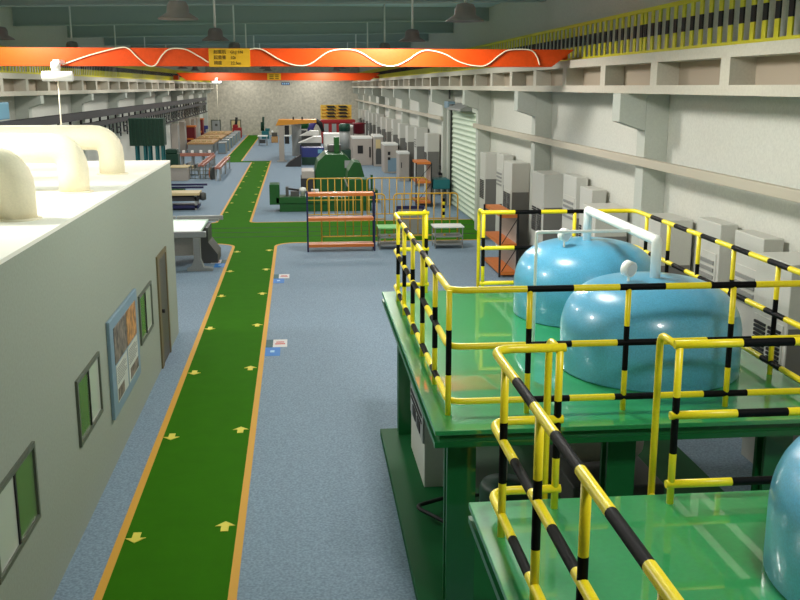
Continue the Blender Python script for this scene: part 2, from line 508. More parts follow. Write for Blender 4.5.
def catmull(p, n=6):
    out = []
    for i in range(len(p) - 1):
        a, b, c, d = p[max(i - 1, 0)], p[i], p[i + 1], p[min(i + 2, len(p) - 1)]
        for k in range(n):
            t = k / n
            out.append(tuple(.5 * (2 * b[j] + (c[j] - a[j]) * t + (2 * a[j] - 5 * b[j] + 4 * c[j] - d[j]) * t * t + (3 * b[j] - a[j] - 3 * c[j] + d[j]) * t ** 3) for j in range(2)))
    return out + [p[-1]]
cp = [(x, 20.783, z) for x, z in catmull(cab)]
lab(MB().path(cp, [0] * (len(cp) - 1), .013, 8).build('festoon_cable', 'cable_white', cr), 'white wavy cable along the girder')

def hoist(x, y, z, k, label, zl):
    r = thing('electric_hoist', label, 'hoist', (x, y, z))
    MB().path([(x - .3 * k, y, z), (x - .29 * k, y, z), (x + .29 * k, y, z), (x + .3 * k, y, z)], [0] * 3, [.07, .1, .1, .07], 20).build('drum', 'white', r)
    MB().cyl((x - .1 * k, y, z + .19), (x + .05 * k, y, z + .19), .09, 16).build('motor', 'white', r)
    MB().box(x - .06, x + .06, y - .05, y + .42, z + .24, z + .32).box(x - .1, x + .06, y - .04, y + .04, z + .05, z + .25).build('trolley', 'white', r)
    MB().cyl((x, y, z - .08), (x, y, zl), .014, 8).build('rope', 'rope', r)
    MB().tube([(x, y, zl + .02), (x, y, zl - .1), (x + .08, y, zl - .2), (x, y, zl - .28), (x - .07, y, zl - .2)], .018, .06, 8).build('hook', 'steel_grey', r)
hoist(-4.71, 20.36, 5.2, 1.0, 'white hoist with a long rope hanging under the near orange crane', 3.2)
hoist(-5.4, 69.36, 5.27, 1.1, 'small white hoist with a rope hanging under the far orange crane', 2.7)

# pendant lamps
def pendant(x, y, label):
    r = thing('pendant_lamp', label, 'lamp', (x, y, 6.1))
    MB().lathe(x, y, [(.02, 6.42), (.14, 6.40), (.18, 6.33), (.19, 6.22), (.33, 6.13), (.34, 6.11), (.17, 6.17), (.02, 6.2)], 28).build('shade', 'lamp_shade', r)
    MB().cyl((x, y, 6.4), (x, y, ZC - .01), .028, 8).build('rod', 'rod_pale', r)
    return r
rowl = ['first', 'second', 'third', 'fourth', 'fifth', 'sixth', 'seventh', 'eighth', 'ninth']
p0 = None
for i in range(8):
    y = 17.3 + 7.8 * i + (.05 if i else 0)
    for x, nm in ((-7.1, 'left'), (-1.95, 'middle'), (2.97, 'right')):
        lb = 'dark bell-shaped pendant lamp, %s from the front in the %s row under the ceiling' % (rowl[i], nm)
        if p0 is None: p0 = pendant(x, y, lb); p0['group'] = 'pendant lamps under the ceiling'
        else: dup(p0, (x, y, 6.1), lb, 'pendant lamps under the ceiling')

# ------------------------------------------------------------------ office building on the left
XO = -2.53; YO0, YO1, ZO = 4.5, 19.85, 3.56
r = thing('office_building', 'white flat-roofed office block on the left with windows, door and notice board', 'building', (-5, 12, 0))
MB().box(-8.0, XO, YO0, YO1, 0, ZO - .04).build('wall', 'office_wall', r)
MB().box(-8.0, XO, YO0, YO1, ZO - .04, ZO).build('roof', 'office_roof', r)
def win(y0, y1, z0, z1, c0, c1):
    f = MB()
    t = .045; x0, x1 = XO - .02, XO + .03
    f.box(x0, x1, y0, y1, z0, z0 + t).box(x0, x1, y0, y1, z1 - t, z1).box(x0, x1, y0, y0 + t, z0 + t, z1 - t).box(x0, x1, y1 - t, y1, z0 + t, z1 - t)
    f = f.build('window', 'window_frame', r)
    ym = (y0 + y1) / 2
    MB().box(XO, XO + .008, y0 + t, ym - .02, z0 + t, z1 - t).build('pane', c0, f)
    MB().box(XO, XO + .008, ym + .02, y1 - t, z0 + t, z1 - t).build('pane', c1, f)
    MB().box(XO, XO + .022, ym - .02, ym + .02, z0 + t, z1 - t).build('mullion', 'near_black', f)
win(7.55, 8.85, 1.0, 1.76, 'pane_pale', 'pane_green')
win(10.66, 11.93, 1.0, 1.78, 'pane_green', 'pane_pale')
win(15.1, 16.4, 1.0, 1.79, 'pane_green', 'pane_pale')
d = MB().box(XO - .01, XO + .03, 17.2, 17.42, 0, 2.05).box(XO - .01, XO + .03, 18.3, 18.42, 0, 2.05).box(XO - .01, XO + .03, 17.42, 18.3, 1.97, 2.05).build('door_frame', 'door_frame', r)
d = MB().box(XO - .01, XO + .015, 17.42, 18.3, .01, 1.97).build('door', 'door_brown', r)
MB().cyl((XO + .015, 17.52, 1.0), (XO + .07, 17.52, 1.0), .035, 10).build('handle', 'near_black', d)
b = thing('notice_board', 'blue-grey framed notice board with photos and text on the office wall', 'notice board', (XO + .03, 13.62, .66))
MB().box(XO + .002, XO + .05, 12.53, 14.73, .66, 2.0).build('frame', 'board_frame', b, .01)
xx = XO + .05
def ins(nm, y0, y1, z0, z1, mt): return MB().box(xx, xx + .006, y0, y1, z0, z1).build(nm, mt, b)
ins('photo', 12.75, 13.7, 1.36, 1.86, 'board_photo'); ins('photo', 13.74, 14.52, 1.36, 1.86, 'board_photo_warm')
for y0 in (12.78, 13.7):
    pg = ins('page', y0, y0 + .82, .82, 1.33, 'board_page')
    m = MB()
    for i in range(7):
        m.box(xx + .006, xx + .008, y0 + .06, y0 + (.74 if i % 3 else .6), 1.27 - i * .034, 1.282 - i * .034)
    m.build('printed_lines', 'board_ink', pg)
    MB().box(xx + .006, xx + .009, y0 + (.04 if y0 < 13 else .12), y0 + (.5 if y0 < 13 else .8), .84, 1.0).build('picture', 'board_photo', pg)

def duct(y, label):
    r = thing('ventilation_duct', label, 'duct', (-3.1, y, ZO), 'cream ducts on the office roof')
    x = -3.1; R = .205
    MB().tube([(x, y, ZO), (x, y, 4.17), (-7.3, y, 4.17), (-7.3, y, ZO)], R, .42, 32).build('pipe', 'duct_cream', r)
    MB().lathe(x, y, [(R + .05, ZO), (R + .05, ZO + .015), (R, ZO + .02)], 32).build('flange', 'duct_cream', r)
duct(11.07, 'nearest of the cream elbow ducts on the white office roof')
duct(13.9, 'middle cream elbow duct on the white office roof')
duct(16.77, 'farthest cream elbow duct on the white office roof, by its back edge')

# ------------------------------------------------------------------ platforms and tanks
DZ = 2.0
TILT = math.radians(-.5)
def spin(r, px=1.19, py=8.0):
    # the platforms stand very slightly skewed to the hall
    c, s_ = math.cos(TILT), math.sin(TILT); x, y = r.location.x - px, r.location.y - py
    r.location.x = px + c * x - s_ * y; r.location.y = py + s_ * x + c * y; r.rotation_euler.z = TILT
    return r
def platform(y0, y1, label, x0):
    x1 = 5.1
    r = thing('tank_platform', label, 'platform', ((x0 + x1) / 2, (y0 + y1) / 2, 0))
    m = MB()
    m.box(x0, x1, y0, y1, DZ - .045, DZ)
    m.build('deck', 'deck_green', r, .006)
    m = MB()
    m.box(x0 + .05, x1 - .05, y0 + .05, y1 - .05, DZ - .11, DZ - .045)
    m.box(x0, x1, y0, y0 + .3, DZ - .16, DZ - .11).box(x0, x1, y1 - .3, y1, DZ - .16, DZ - .11)
    m.box(x0, x0 + .3, y0 + .3, y1 - .3, DZ - .16, DZ - .11).box(x1 - .3, x1, y0 + .3, y1 - .3, DZ - .16, DZ - .11)
    m.build('edge_channel', 'frame_green', r)
    MB().box(1.075, 5.15, y0 + .15, y1 - .72, 0, .1).build('plinth', 'plinth_green', r, .006)
    for x in (1.32, 2.85, 4.4):
        for y in (y0 + .28, y1 - 1.0):
            m = MB()
            m.box(x, x + .27, y, y + .05, .1, DZ - .16).box(x, x + .27, y + .17, y + .22, .1, DZ - .16).box(x + .1, x + .17, y + .05, y + .17, .1, DZ - .16)
            m.build('column', 'frame_green', r)
    return spin(r)
platform(8.07, 14.1, 'green steel platform carrying the two blue tanks, farther of the two', 1.165)
platform(.2, 6.56, 'green steel platform at the bottom right corner, nearer of the two', 1.215)

SY = ['safety_yellow', 'safety_black']
def railing(y0, y1, gx0, gx1, lefts, fronts, label, stripe=.45, dz=0):
    """loop of guard rail with a ladder gap gx0..gx1 on the far side y1"""
    xa, xb = 1.345, 4.95; R = .031
    r = thing('guard_railing', label, 'railing', ((xa + xb) / 2, (y0 + y1) / 2, DZ))
    for nm, z in (('top_rail', 3.19), ('middle_rail', 2.66), ('bottom_rail', 2.13)):
        z += dz
        MB().tube([(gx0 + .04, y1, z), (xa, y1, z), (xa, y0, z), (xb, y0, z), (xb, y1, z), (gx1 - .04, y1, z)], R, .15, 14, 0, stripe).build(nm, SY, r)
    spots = [(xa, y) for y in lefts] + [(x, y0) for x in fronts] + [(xb, y) for y in lefts] + [(gx0, y1), (gx1, y1)] + [(x, y1) for x in fronts if x > gx1 + .4]
    p0 = None
    for i, (x, y) in enumerate(spots):
        if p0 is None:
            p0 = MB().path([(x, y, DZ), (x, y, 2.39), (x, y, 2.82), (x, y, 3.19)], [0, 1, 0], .027, 14).build('post', SY, r); pb = (x, y)
        else:
            c = p0.copy(); COL.objects.link(c); c.parent = r; c.location = (x - pb[0], y - pb[1], 0)
    return spin(r)
railing(8.49, 13.95, 1.81, 2.66, [13.43, 12.56, 11.54, 10.53, 9.46, 8.5], [2.09, 3.02, 4.03],
        'black and yellow striped guard railing around the far platform with the two tanks')
railing(.6, 6.4, 1.82, 2.69, [5.99, 5.03, 4.11, 3.1, 2.05, 1.1], [2.3, 4.2],
        'black and yellow striped guard railing around the near platform, lower right', .53, .02)

def ladder(y, gx0, gx1, label):
    r = thing('access_ladder', label, 'ladder', ((gx0 + gx1) / 2, y + .3, 0))
    for x, d in ((gx0, .3), (gx1, .38)):
        MB().tube([(x, y, 3.19), (x, y + d, 3.19), (x, y + d, 0)], .027, .09, 12).build('stile', 'safety_yellow', r)
        MB().cyl((x, y + d, 1.9), (x, y + .22, 1.9), .024, 10).build('bracket', 'safety_yellow', r)
    for k in range(6):
        MB().cyl((gx0, y + .3, .25 + .28 * k), (gx1, y + .38, .25 + .28 * k), .018, 8).build('rung', 'safety_yellow', r)
    spin(r)
ladder(6.4, 1.82, 2.69, 'yellow access ladder rising in the gap between the two platforms')
ladder(13.95, 1.81, 2.66, 'yellow access ladder on the far side of the far platform')

def tank(cx, cy, label, gx, gy):
    R = .955
    r = thing('storage_tank', label, 'tank', (cx, cy, DZ))
    prof = [(R - .02, DZ), (R, DZ + .02), (R, 2.4)]
    for k in range(1, 24):
        a = k / 24 * PI / 2
        prof.append((R * math.cos(a) ** .58, 2.4 + .60 * math.sin(a) ** .88))
    prof.append((.01, 3.0))
    MB().lathe(cx, cy, prof, 64).build('shell', 'tank_blue', r)
    gz = 2.93
    MB().cyl((gx, gy, gz - .06), (gx, gy, gz + .13), .014, 8).build('gauge_stem', 'pipe_white', r)
    g = MB().path([(gx - .02, gy + .035, gz + .2), (gx + .02, gy - .035, gz + .19)], [0], .085, 20).build('gauge', 'white', r)
    MB().path([(gx + .02, gy - .035, gz + .19), (gx + .025, gy - .043, gz + .188)], [0], .068, 20).build('gauge_face', 'sign_white', g)
tank(3.82, 12.42, 'glossy blue tank standing farther back on the far green platform', 3.42, 12.1)
tank(3.76, 9.83, 'glossy blue tank standing at the front of the far green platform', 3.45, 9.7)
tank(3.79, 5.03, 'blue tank cut off by the right edge, on the near green platform', 3.55, 5.3)

r = thing('pipe_bridge', 'white pipe bridge linking the tops of the two blue tanks', 'pipe', (3.76, 11, 3.0))
MB().tube([(3.82, 12.42, 2.99), (3.82, 12.42, 3.4), (3.79, 9.83, 3.4), (3.79, 9.83, 2.99)], .056, .03, 18).build('main_pipe', 'pipe_white', r)
MB().tube([(3.8, 10.55, 3.4), (2.66, 10.55, 3.4), (2.66, 10.55, DZ)], .018, .02, 10).build('thin_pipe', 'pipe_white', r)

# things under the far platform
r = thing('control_cabinet', 'pale grey control cabinet with black slots under the far platform edge', 'cabinet', (1.7, 11.8, .1))
MB().box(1.487, 2.0, 11.2, 12.6, .1, 1.75).build('body', 'cabinet_grey', r, .01)
p = MB().box(1.465, 1.487, 11.2, 12.5, .68, 1.14).build('slot_panel', 'steel_grey', r)
MB().box(1.455, 1.465, 11.3, 12.4, .98, 1.02).box(1.455, 1.465, 11.3, 12.4, .90, .93).box(1.455, 1.465, 11.45, 11.75, .72, .86).box(1.455, 1.465, 11.9, 12.2, .72, .86).build('slots', 'louver_black', p)
r = tag(MB().tube([(2.2, 10.85, .2), (1.66, 10.64, .28), (1.26, 10.3, .34), (1.6, 9.93, .28), (2.2, 9.6, .2)], .025, .12, 8).build('hose', 'near_black'), 'black bent hose lying under the far platform behind the near column', 'hose')
r.location.z = .1
r = thing('pump_drum', 'dark green drum with a pale pipe under the far platform', 'drum', (2.2, 9.85, .1))
MB().lathe(2.2, 9.85, [(.26, .1), (.27, .13), (.27, .66), (.24, .72), (.05, .74)], 28).build('drum', 'dark_green', r)
MB().tube([(2.2, 9.85, .74), (2.2, 9.85, 1.1), (2.2, 10.5, 1.1)], .035, .08, 12).build('pipe', 'pipe_white', r)
r = thing('pump_unit', 'grey pump unit on a dark frame under the middle of the far platform', 'pump', (3.6, 10.8, .1))
MB().box(3.1, 4.2, 10.2, 11.6, .1, .45).build('base', 'steel_dark', r, .02)
MB().path([(3.2, 10.9, .8), (3.25, 10.9, .8), (4.0, 10.9, .8), (4.1, 10.9, .8)], [0] * 3, [.2, .3, .3, .22], 24).build('motor', 'machine_putty', r)

# ------------------------------------------------------------------ floor signs
def fsign(x, y, mir, label):
    r = thing('floor_sign', label, 'sign', (x, y, 0))
    s = -1 if mir else 1
    def bx(a, b, c, d, nm, mt, z=.004):
        return MB().box(min(x + s * a, x + s * b), max(x + s * a, x + s * b), y + c, y + d, 0, z).build(nm, mt, r)
    bx(.0, .14, .63, 1.2, 'teal_panel', 'sign_teal'); w = bx(.14, .42, .63, 1.2, 'white_panel', 'sign_white'); b = bx(.0, .29, 0, .61, 'blue_panel', 'sign_blue')
    bx(.18, .38, .82, .9, 'red_mark', 'sign_red', .006); bx(.2, .36, .96, 1.03, 'red_mark', 'sign_red', .006)
    bx(.1, .18, .24, .38, 'pale_mark', 'sign_pale', .006)
fsign(-.70, 17.85, False, 'nearer blue, teal and white floor sign right of the green walkway')
fsign(-.70, 24.85, False, 'farther blue, teal and white floor sign right of the green walkway')
fsign(-2.13, 27.3, True, 'white and teal floor sign left of the walkway beside the inspection table')

# ------------------------------------------------------------------ barriers, shelves, trolleys
def barrier(x0, x1, y, label):
    r = thing('pipe_barrier', label, 'barrier', ((x0 + x1) / 2, y, 0))
    t, h, zl = .024, 1.6, .78
    MB().tube([(x0, y, 0), (x0, y, h), (x1, y, h), (x1, y, 0)], t, .14, 8).build('frame', 'barrier_yellow', r)
    MB().cyl((x0, y, zl), (x1, y, zl), t * .9, 8).build('lower_rail', 'barrier_yellow', r)
    n = 8; b0 = None
    for i in range(1, n):
        x = x0 + (x1 - x0) * i / n
        if b0 is None: b0 = MB().cyl((x, y, zl - .55), (x, y, h), .018, 6).build('bar', 'barrier_yellow', r); xb = x
        else:
            c = b0.copy(); COL.objects.link(c); c.parent = r; c.location = (x - xb, 0, 0)
    MB().cyl((x0, y, zl - .55), (x1, y, zl - .55), t * .9, 8).build('lower_rail', 'barrier_yellow', r)
    for x in (x0, x1): MB().box(x - .03, x + .03, y - .25, y + .25, 0, .03).build('foot', 'barrier_yellow', r)
barrier(.35, 2.44, 36.75, 'yellow pipe barrier behind the crossing, left, in front of the green lathe')
barrier(2.62, 4.9, 36.75, 'yellow pipe barrier behind the crossing, right, before the orange rack')
barrier(.74, 2.8, 31.2, 'yellow pipe barrier directly behind the blue and orange shelf unit')
barrier(3.1, 5.2, 31.2, 'yellow pipe barrier behind the two pale trolleys near the roller door')

def shelf(x0, x1, y0, y1, zs, h, post, board, label, cat='shelf', brace=False, name='shelf_unit'):
    r = thing(name, label, cat, ((x0 + x1) / 2, (y0 + y1) / 2, 0))
    for x in (x0, x1 - .05):
        for y in (y0, y1 - .05): MB().box(x, x + .05, y, y + .05, 0, h).build('post', post, r)
    for z in zs:
        MB().box(x0 + .05, x1 - .05, y0 + .002, y1 - .002, z, z + .09).build('shelf_board', board, r)
    if brace:
        MB().tube([(x0 + .02, y0 + .02, zs[0]), (x1 - .02, y0 + .02, zs[1])], .012, 0, 6).build('brace', post, r)
        MB().tube([(x0 + .02, y0 + .02, zs[1]), (x1 - .02, y0 + .02, zs[2])], .012, 0, 6).build('brace', post, r)
        MB().box(x1 - .06, x1 - .04, y0 + .06, y1 - .06, zs[0] + .1, zs[-1]).build('side_panel', 'machine_putty', r)
    return r
shelf(.25, 2.36, 29.6, 30.1, (.14, .96, 1.72), 1.84, 'post_blue', 'shelf_orange', 'wide shelf unit with dark blue posts and three orange shelves by the crossing')
shelf(5.3, 5.82, 25.0, 27.3, (.06, .82, 1.6), 1.7, 'near_black', 'shelf_orange', 'black framed rack with orange shelves beside the far blue tank', 'rack', True, 'storage_rack')
shelf(4.95, 5.65, 40.6, 42.2, (.15, 1.0, 1.8), 1.86, 'near_black', 'shelf_orange', 'black rack with orange shelves between barriers and roller shutter door', 'rack', True, 'storage_rack')
r = thing('tote_bin', 'teal bin on a stand left of the roller shutter door', 'bin', (5.9, 39.5, 0))
MB().box(5.7, 6.42, 40.6, 41.7, .75, 1.15).build('bin', 'teal', r, .03)
MB().box(5.75, 5.8, 40.65, 40.7, 0, .75).box(6.3, 6.35, 40.65, 40.7, 0, .75).box(5.75, 5.8, 41.5, 41.55, 0, .75).box(6.3, 6.35, 41.5, 41.55, 0, .75).build('stand', 'steel_grey', r)
def trolley(x0, x1, y0, y1, top, label):
    r = thing('trolley', label, 'trolley', ((x0 + x1) / 2, (y0 + y1) / 2, 0))
    MB().box(x0 - .03, x1 + .03, y0 - .03, y1 + .03, .66, .7).build('top', top, r)
    MB().box(x0, x1, y0, y1, .36, .40).build('shelf', 'steel_grey', r); MB().box(x0, x1, y0, y1, .12, .16).build('shelf', 'steel_grey', r)
    for x in (x0, x1 - .03):
        for y in (y0, y1 - .03): MB().box(x, x + .03, y, y + .03, .0, .66).build('leg', 'steel_grey', r)
    MB().box(x0 + .3, x0 + .36, y0 + .1, y0 + .16, .40, .46).build('knob', 'barrier_yellow', r)
trolley(4.25, 5.15, 29.8, 30.5, 'white', 'white topped grey trolley table behind the far platform gate')
trolley(2.5, 3.3, 29.8, 30.5, 'pale_green', 'pale green topped trolley beside the orange shelf unit')
r = MB()
for k in range(6): r.cyl((5.6, 36.95, .0 + k * .13), (5.6, 36.95, .13 + k * .13), .06, 12, k % 2)
tag(r.build('bollard', SY), 'small black and yellow striped bollard by the roller shutter door', 'bollard')
r = thing('stripe_barrier_sign', 'dark blue framed grey panel behind the far railing corner', 'panel', (3.65, 33.2, 0))
MB().box(3.35, 4.2, 32.4, 32.46, .1, .95).build('panel', 'steel_grey', r)
MB().box(3.3, 4.25, 32.38, 32.48, .95, 1.05).box(3.3, 3.36, 32.38, 32.48, 0, .95).box(4.19, 4.25, 32.38, 32.48, 0, .95).build('frame', 'post_blue', r)

# ------------------------------------------------------------------ left side machines
r = thing('inspection_table', 'pale green inspection table on a grey pedestal beside the crossing, left', 'table', (-3.4, 27.5, 0))
MB().box(-4.8, -2.7, 26.9, 29.4, 1.03, 1.1).build('table_top', 'surface_green', r, .01)
MB().box(-4.8, -2.55, 26.75, 26.9, .94, 1.1).build('front_beam', 'steel_grey', r, .01)
MB().prism([(-3.1, 0), (-2.4, 0), (-2.4, .07), (-2.64, .1), (-2.72, .32), (-2.72, .94), (-2.9, .94), (-2.9, .32), (-3.0, .1), (-3.1, .07)], 'xz', 26.75, 27.0).build('leg', 'steel_grey', r)
MB().box(-4.7, -3.0, 27.6, 28.9, .3, 1.0).build('drawer_block', 'machine_putty', r)
MB().prism([(-2.98, .25), (-2.35, .25), (-2.6, .6), (-2.6, 1.03), (-2.98, 1.03)], 'xz', 28.0, 29.2).build('side_block', 'steel_dark', r)
m = MB().box(-2.98, -2.35, 28.0, 29.2, 0, .25); m.build('foot', 'steel_dark', r)
MB().box(-4.8, -3.95, 29.5, 29.65, 1.06, 1.18).box(-3.9, -3.7, 29.5, 29.65, 1.06, 1.18).box(-3.65, -2.28, 29.5, 29.65, 1.06, 1.18).box(-4.8, -2.4, 29.4, 29.5, 1.03, 1.1).build('rear_rail', 'steel_grey', r)
r = thing('bar_rack', 'green rack with long dark bars behind the office block', 'rack', (-5, 44.4, 0))
MB().box(-6.4, -5.1, 43.9, 44.9, .0, .53).build('stand', 'machine_green', r, .02)
for z, x1, y in ((.62, -4.08, 44.5), (.55, -4.2, 43.95)): MB().box(-6.6, x1, y, y + .1, z, z + .09).build('bar', 'post_blue', r)
r = thing('work_bench', 'tan topped work bench with dark shelves just behind the office corner', 'bench', (-5, 41, 0))
MB().box(-6.5, -4.05, 40.4, 41.6, .62, .72).build('bench_top', 'pallet_tan', r)
MB().box(-6.5, -4.1, 40.5, 41.5, .38, .56).build('shelf', 'tray_dark', r); MB().box(-6.5, -4.1, 40.5, 41.5, .08, .2).build('shelf', 'post_blue', r)
for x in (-6.4, -4.25): MB().box(x, x + .08, 40.5, 41.5, 0, .62).build('leg', 'steel_grey', r)
MB().lathe(-3.95, 40.9, [(.05, .36), (.14, .4), (.14, .66), (.05, .7)], 16).build('roller', 'steel_dark', r)
r = thing('storage_box', 'beige storage box beside the wire cart, behind the office block', 'box', (-6.3, 54, 0))
MB().box(-6.9, -5.92, 53.5, 55.0, .0, .7).build('body', 'machine_putty', r, .02); MB().box(-6.93, -5.9, 53.45, 55.05, .7, .74).build('lid', 'pallet_tan', r)
r = thing('wire_cart', 'wire frame cart with a dark round disc at its end', 'cart', (-5.3, 54, 0))
m = MB()
for i in range(5):
    x = -5.85 + .28 * i
    m.cyl((x, 53.9, .05), (x, 53.9, .7), .018, 6)
for z in (.1, .3, .5, .7): m.cyl((-5.85, 53.9, z), (-4.73, 53.9, z), .018, 6)
for x in (-5.85, -4.73): m.cyl((x, 53.9, .7), (x, 54.9, .7), .018, 6).cyl((x, 54.9, 0), (x, 54.9, .7), .018, 6)
m.build('wire_frame', 'window_frame', r)
MB().cyl((-4.7, 54.2, .34), (-4.56, 54.14, .34), .34, 24).build('disc', 'steel_dark', r); MB().cyl((-4.74, 54.21, .34), (-4.7, 54.2, .34), .35, 24).build('rim', 'shelf_orange', r)
def conveyor(x0, x1, y0, y1, label, mt='salmon'):
    r = thing('roller_conveyor', label, 'conveyor', ((x0 + x1) / 2, (y0 + y1) / 2, 0))
    MB().box(x0, x0 + .08, y0, y1, .62, .75).box(x1 - .08, x1, y0, y1, .62, .75).build('side_rails', mt, r)
    n = int((y1 - y0) / .35)
    c0 = MB().cyl((x0 + .08, y0 + .2, .68), (x1 - .08, y0 + .2, .68), .05, 8).build('roller', mt, r)
    for i in range(1, n):
        c = c0.copy(); COL.objects.link(c); c.parent = r; c.location = (0, i * .35, 0)
    for y in (y0 + .2, (y0 + y1) / 2, y1 - .3):
        for x in (x0, x1 - .07): MB().box(x, x + .07, y, y + .07, 0, .62).build('leg', 'steel_grey', r)
    return r
conveyor(-5.5, -5.2, 55.0, 63.3, 'salmon topped roller conveyor nearer the left wall, pointing at the back door')
conveyor(-4.45, -4.15, 53.2, 61.5, 'salmon topped roller conveyor beside the walkway, left side')
r = thing('cross_conveyor', 'long pink crossbeam table with dark openings behind the roller conveyors', 'table', (-6.7, 64, 0))
MB().box(-8.2, -5.3, 63.6, 63.8, .62, .82).build('front_beam', 'salmon', r)
MB().box(-8.2, -5.35, 63.8, 65.0, .72, .80).build('table_top', 'near_black', r)
for i in range(5): MB().box(-7.9 + i * .55, -7.75 + i * .55, 63.85, 64.2, .8, .98).build('clamp', 'white', r)
for i in range(5): MB().box(-8.1 + i * .66, -8.0 + i * .66, 63.75, 64.9, 0, .62).build('leg', 'steel_grey', r)
for i in range(3):
    y0 = 74.5 + i * 7.2
    r = thing('assembly_bench', ['nearest', 'middle', 'farthest'][i] + ' tan topped grey-green assembly bench in the left rear of the hall', 'bench', (-7, y0 + 3, 0))
    MB().box(-8.2, -6.25 + .1 * i, y0, y0 + 6, .75, .86).build('bench_top', 'wood_tan', r)
    MB().box(-8.15, -6.3 + .1 * i, y0 + .05, y0 + 5.9, .0, .75).build('base', 'steel_grey', r)
    m = MB()
    for k in range(4): m.box(-8.0 + .42 * k, -7.7 + .42 * k, y0 + 1, y0 + 1.5, .86, 1.0)
    m.build('work_pieces', 'pallet_tan', r)
for i in range(6):
    y0 = 75 + i * 3.75
    r = thing('side_cabinet', '%s blue-grey side cabinet along the walkway at the assembly benches' % words[i], 'cabinet', (-5.8, y0, 0))
    MB().box(-5.95, -5.35, y0, y0 + 1.6, 0, .85).build('body', 'steel_grey', r, .02)
    MB().box(-5.9, -5.4, y0 - .01, y0, .1, .78).build('door', 'board_frame', r)
def redcab(x0, x1, y, h, label):
    r = thing('tool_cabinet', label, 'cabinet', ((x0 + x1) / 2, y, 0))
    MB().box(x0, x1, y, y + 1.2, 0, h).build('body', 'deep_red', r, .02)
    MB().box(x0 - .45, x1 + .05, y - .05, y + 1.25, h, h + .12).build('top', 'shelf_orange', r)
    MB().box(x0 - .4, x0 - .32, y, y + .08, 0, h).build('post', 'salmon', r)
    MB().box(x0 - .35, x1 - .1, y - .12, y, h * .42, h * .5).build('shelf', 'shelf_orange', r)
redcab(-9.05, -8.3, 81.5, 1.75, 'deep red tool cabinet with orange top right of the green bin')
redcab(-9.05, -8.6, 92, 2.0, 'narrow deep red cabinet farther along the left wall')
for i, y in enumerate((73.3, 78, 85.5, 88.5)):
    r = thing('steel_locker', '%s pinkish grey locker along the rear left wall' % words[i], 'locker', (-9, y, 0))
    MB().box(-9.18, -8.7, y, y + 1.2, 0, 2.3).build('body', 'machine_putty', r, .02); MB().box(-8.7, -8.69, y + .1, y + 1.1, .2, 2.2).build('door', 'steel_grey', r)
r = thing('bench_drill', 'dark blue bench machine near the back left corner', 'machine', (-8.8, 98, 0))
MB().box(-9.15, -8.75, 97.5, 98.6, 0, .6).build('base', 'steel_grey', r, .03); MB().box(-9.05, -8.9, 97.9, 98.2, .6, 1.0).build('column', 'machine_blue', r); MB().box(-9.15, -8.65, 97.7, 98.2, .9, 1.25).build('head', 'machine_blue', r, .05)
r = thing('pedestal_machine', 'red pedestal machine with a black column before the right back door', 'machine', (-6.0, 99.5, 0))
MB().box(-6.35, -5.45, 98.6, 99.6, 0, 1.0).build('base', 'red', r, .06); MB().box(-6.3, -5.8, 98.7, 99.3, 1.0, 1.3).build('head', 'red', r, .06); MB().cyl((-6.0, 99, 1.2), (-5.9, 99, 2.0), .13, 10).build('column', 'near_black', r); MB().box(-6.6, -6.1, 98.3, 98.6, 0, .55).build('tray', 'sign_white', r)
# tall dark green hopper on legs
r = thing('hopper', 'tall dark green ribbed hopper standing on legs behind the office roof', 'hopper', (-6.4, 43.5, 0))
m = MB().box(-7.15, -5.7, 43, 43.9, 2.5, 3.66)
for k in range(9): m.box(-7.12 + k * .17, -7.04 + k * .17, 42.96, 43, 2.6, 3.62)
m.build('bin', 'dark_green', r)
for x in (-6.95, -6.6, -6.4, -6.1, -5.85):
    for y in (43.1, 43.7): MB().box(x, x + .09, y, y + .09, 0, 2.5).build('leg', 'teal', r)
r = thing('power_pack', 'small dark green power pack just behind the office corner', 'machine', (-7, 57, 0))
MB().box(-7.5, -6.75, 56.5, 57.5, 0, 1.25).build('body', 'dark_green', r, .03); MB().box(-7.45, -6.8, 56.6, 57.4, 1.25, 1.5).build('cover', 'dark_green', r, .05)
r = thing('scrap_cart', 'low cart of mixed grey scrap beside the dark green power pack', 'cart', (-6.3, 57, 0))
MB().box(-6.7, -5.6, 56.6, 57.6, .3, .4).build('tray', 'steel_grey', r)
for i in range(7): MB().box(-6.65 + .15 * i, -6.55 + .15 * i, 56.7 + .05 * (i % 3), 57.3, .4, .55 + .07 * ((i * 5) % 4)).build('block', ['steel_grey', 'pallet_tan', 'steel_dark'][i % 3], r)
for x in (-6.6, -5.7): MB().box(x, x + .06, 56.7, 57.5, 0, .3).build('leg', 'steel_dark', r)

# overhead cable tray on the left
r = thing('overhead_tray', 'long dark overhead cable tray with hanging hooks along the left wall', 'cable tray', (-8.2, 50, 2.5))
MB().box(-8.45, -8.2, 14, 92.5, 3.74, 4.02).build('upper_beam', 'tray_dark', r)
MB().box(-8.4, -8.2, 14, 92.5, 3.37, 3.57).build('lower_beam', 'tray_dark', r)
MB().box(-8.22, -8.16, 60, 92.5, 2.68, 2.78).build('hook_rail', 'near_black', r)
h0 = None
for i in range(42):
    y = 15 + 1.84 * i
    if h0 is None:
        m = MB().box(-8.3, -8.22, y, y + .09, 3.57, 3.74).box(-8.26, -8.2, y, y + .09, 2.9, 3.37).box(-8.26, -8.2, y + .09, y + .9, 2.88, 2.95).box(-8.26, -8.2, y + .9, y + .99, 2.72, 3.37).box(-8.26, -8.2, y + .45, y + .9, 3.12, 3.18)
        h0 = m.build('hook_frame', 'near_black', r); yb = y
    else:
        c = h0.copy(); COL.objects.link(c); c.parent = r; c.location = (0, y - yb, 0)
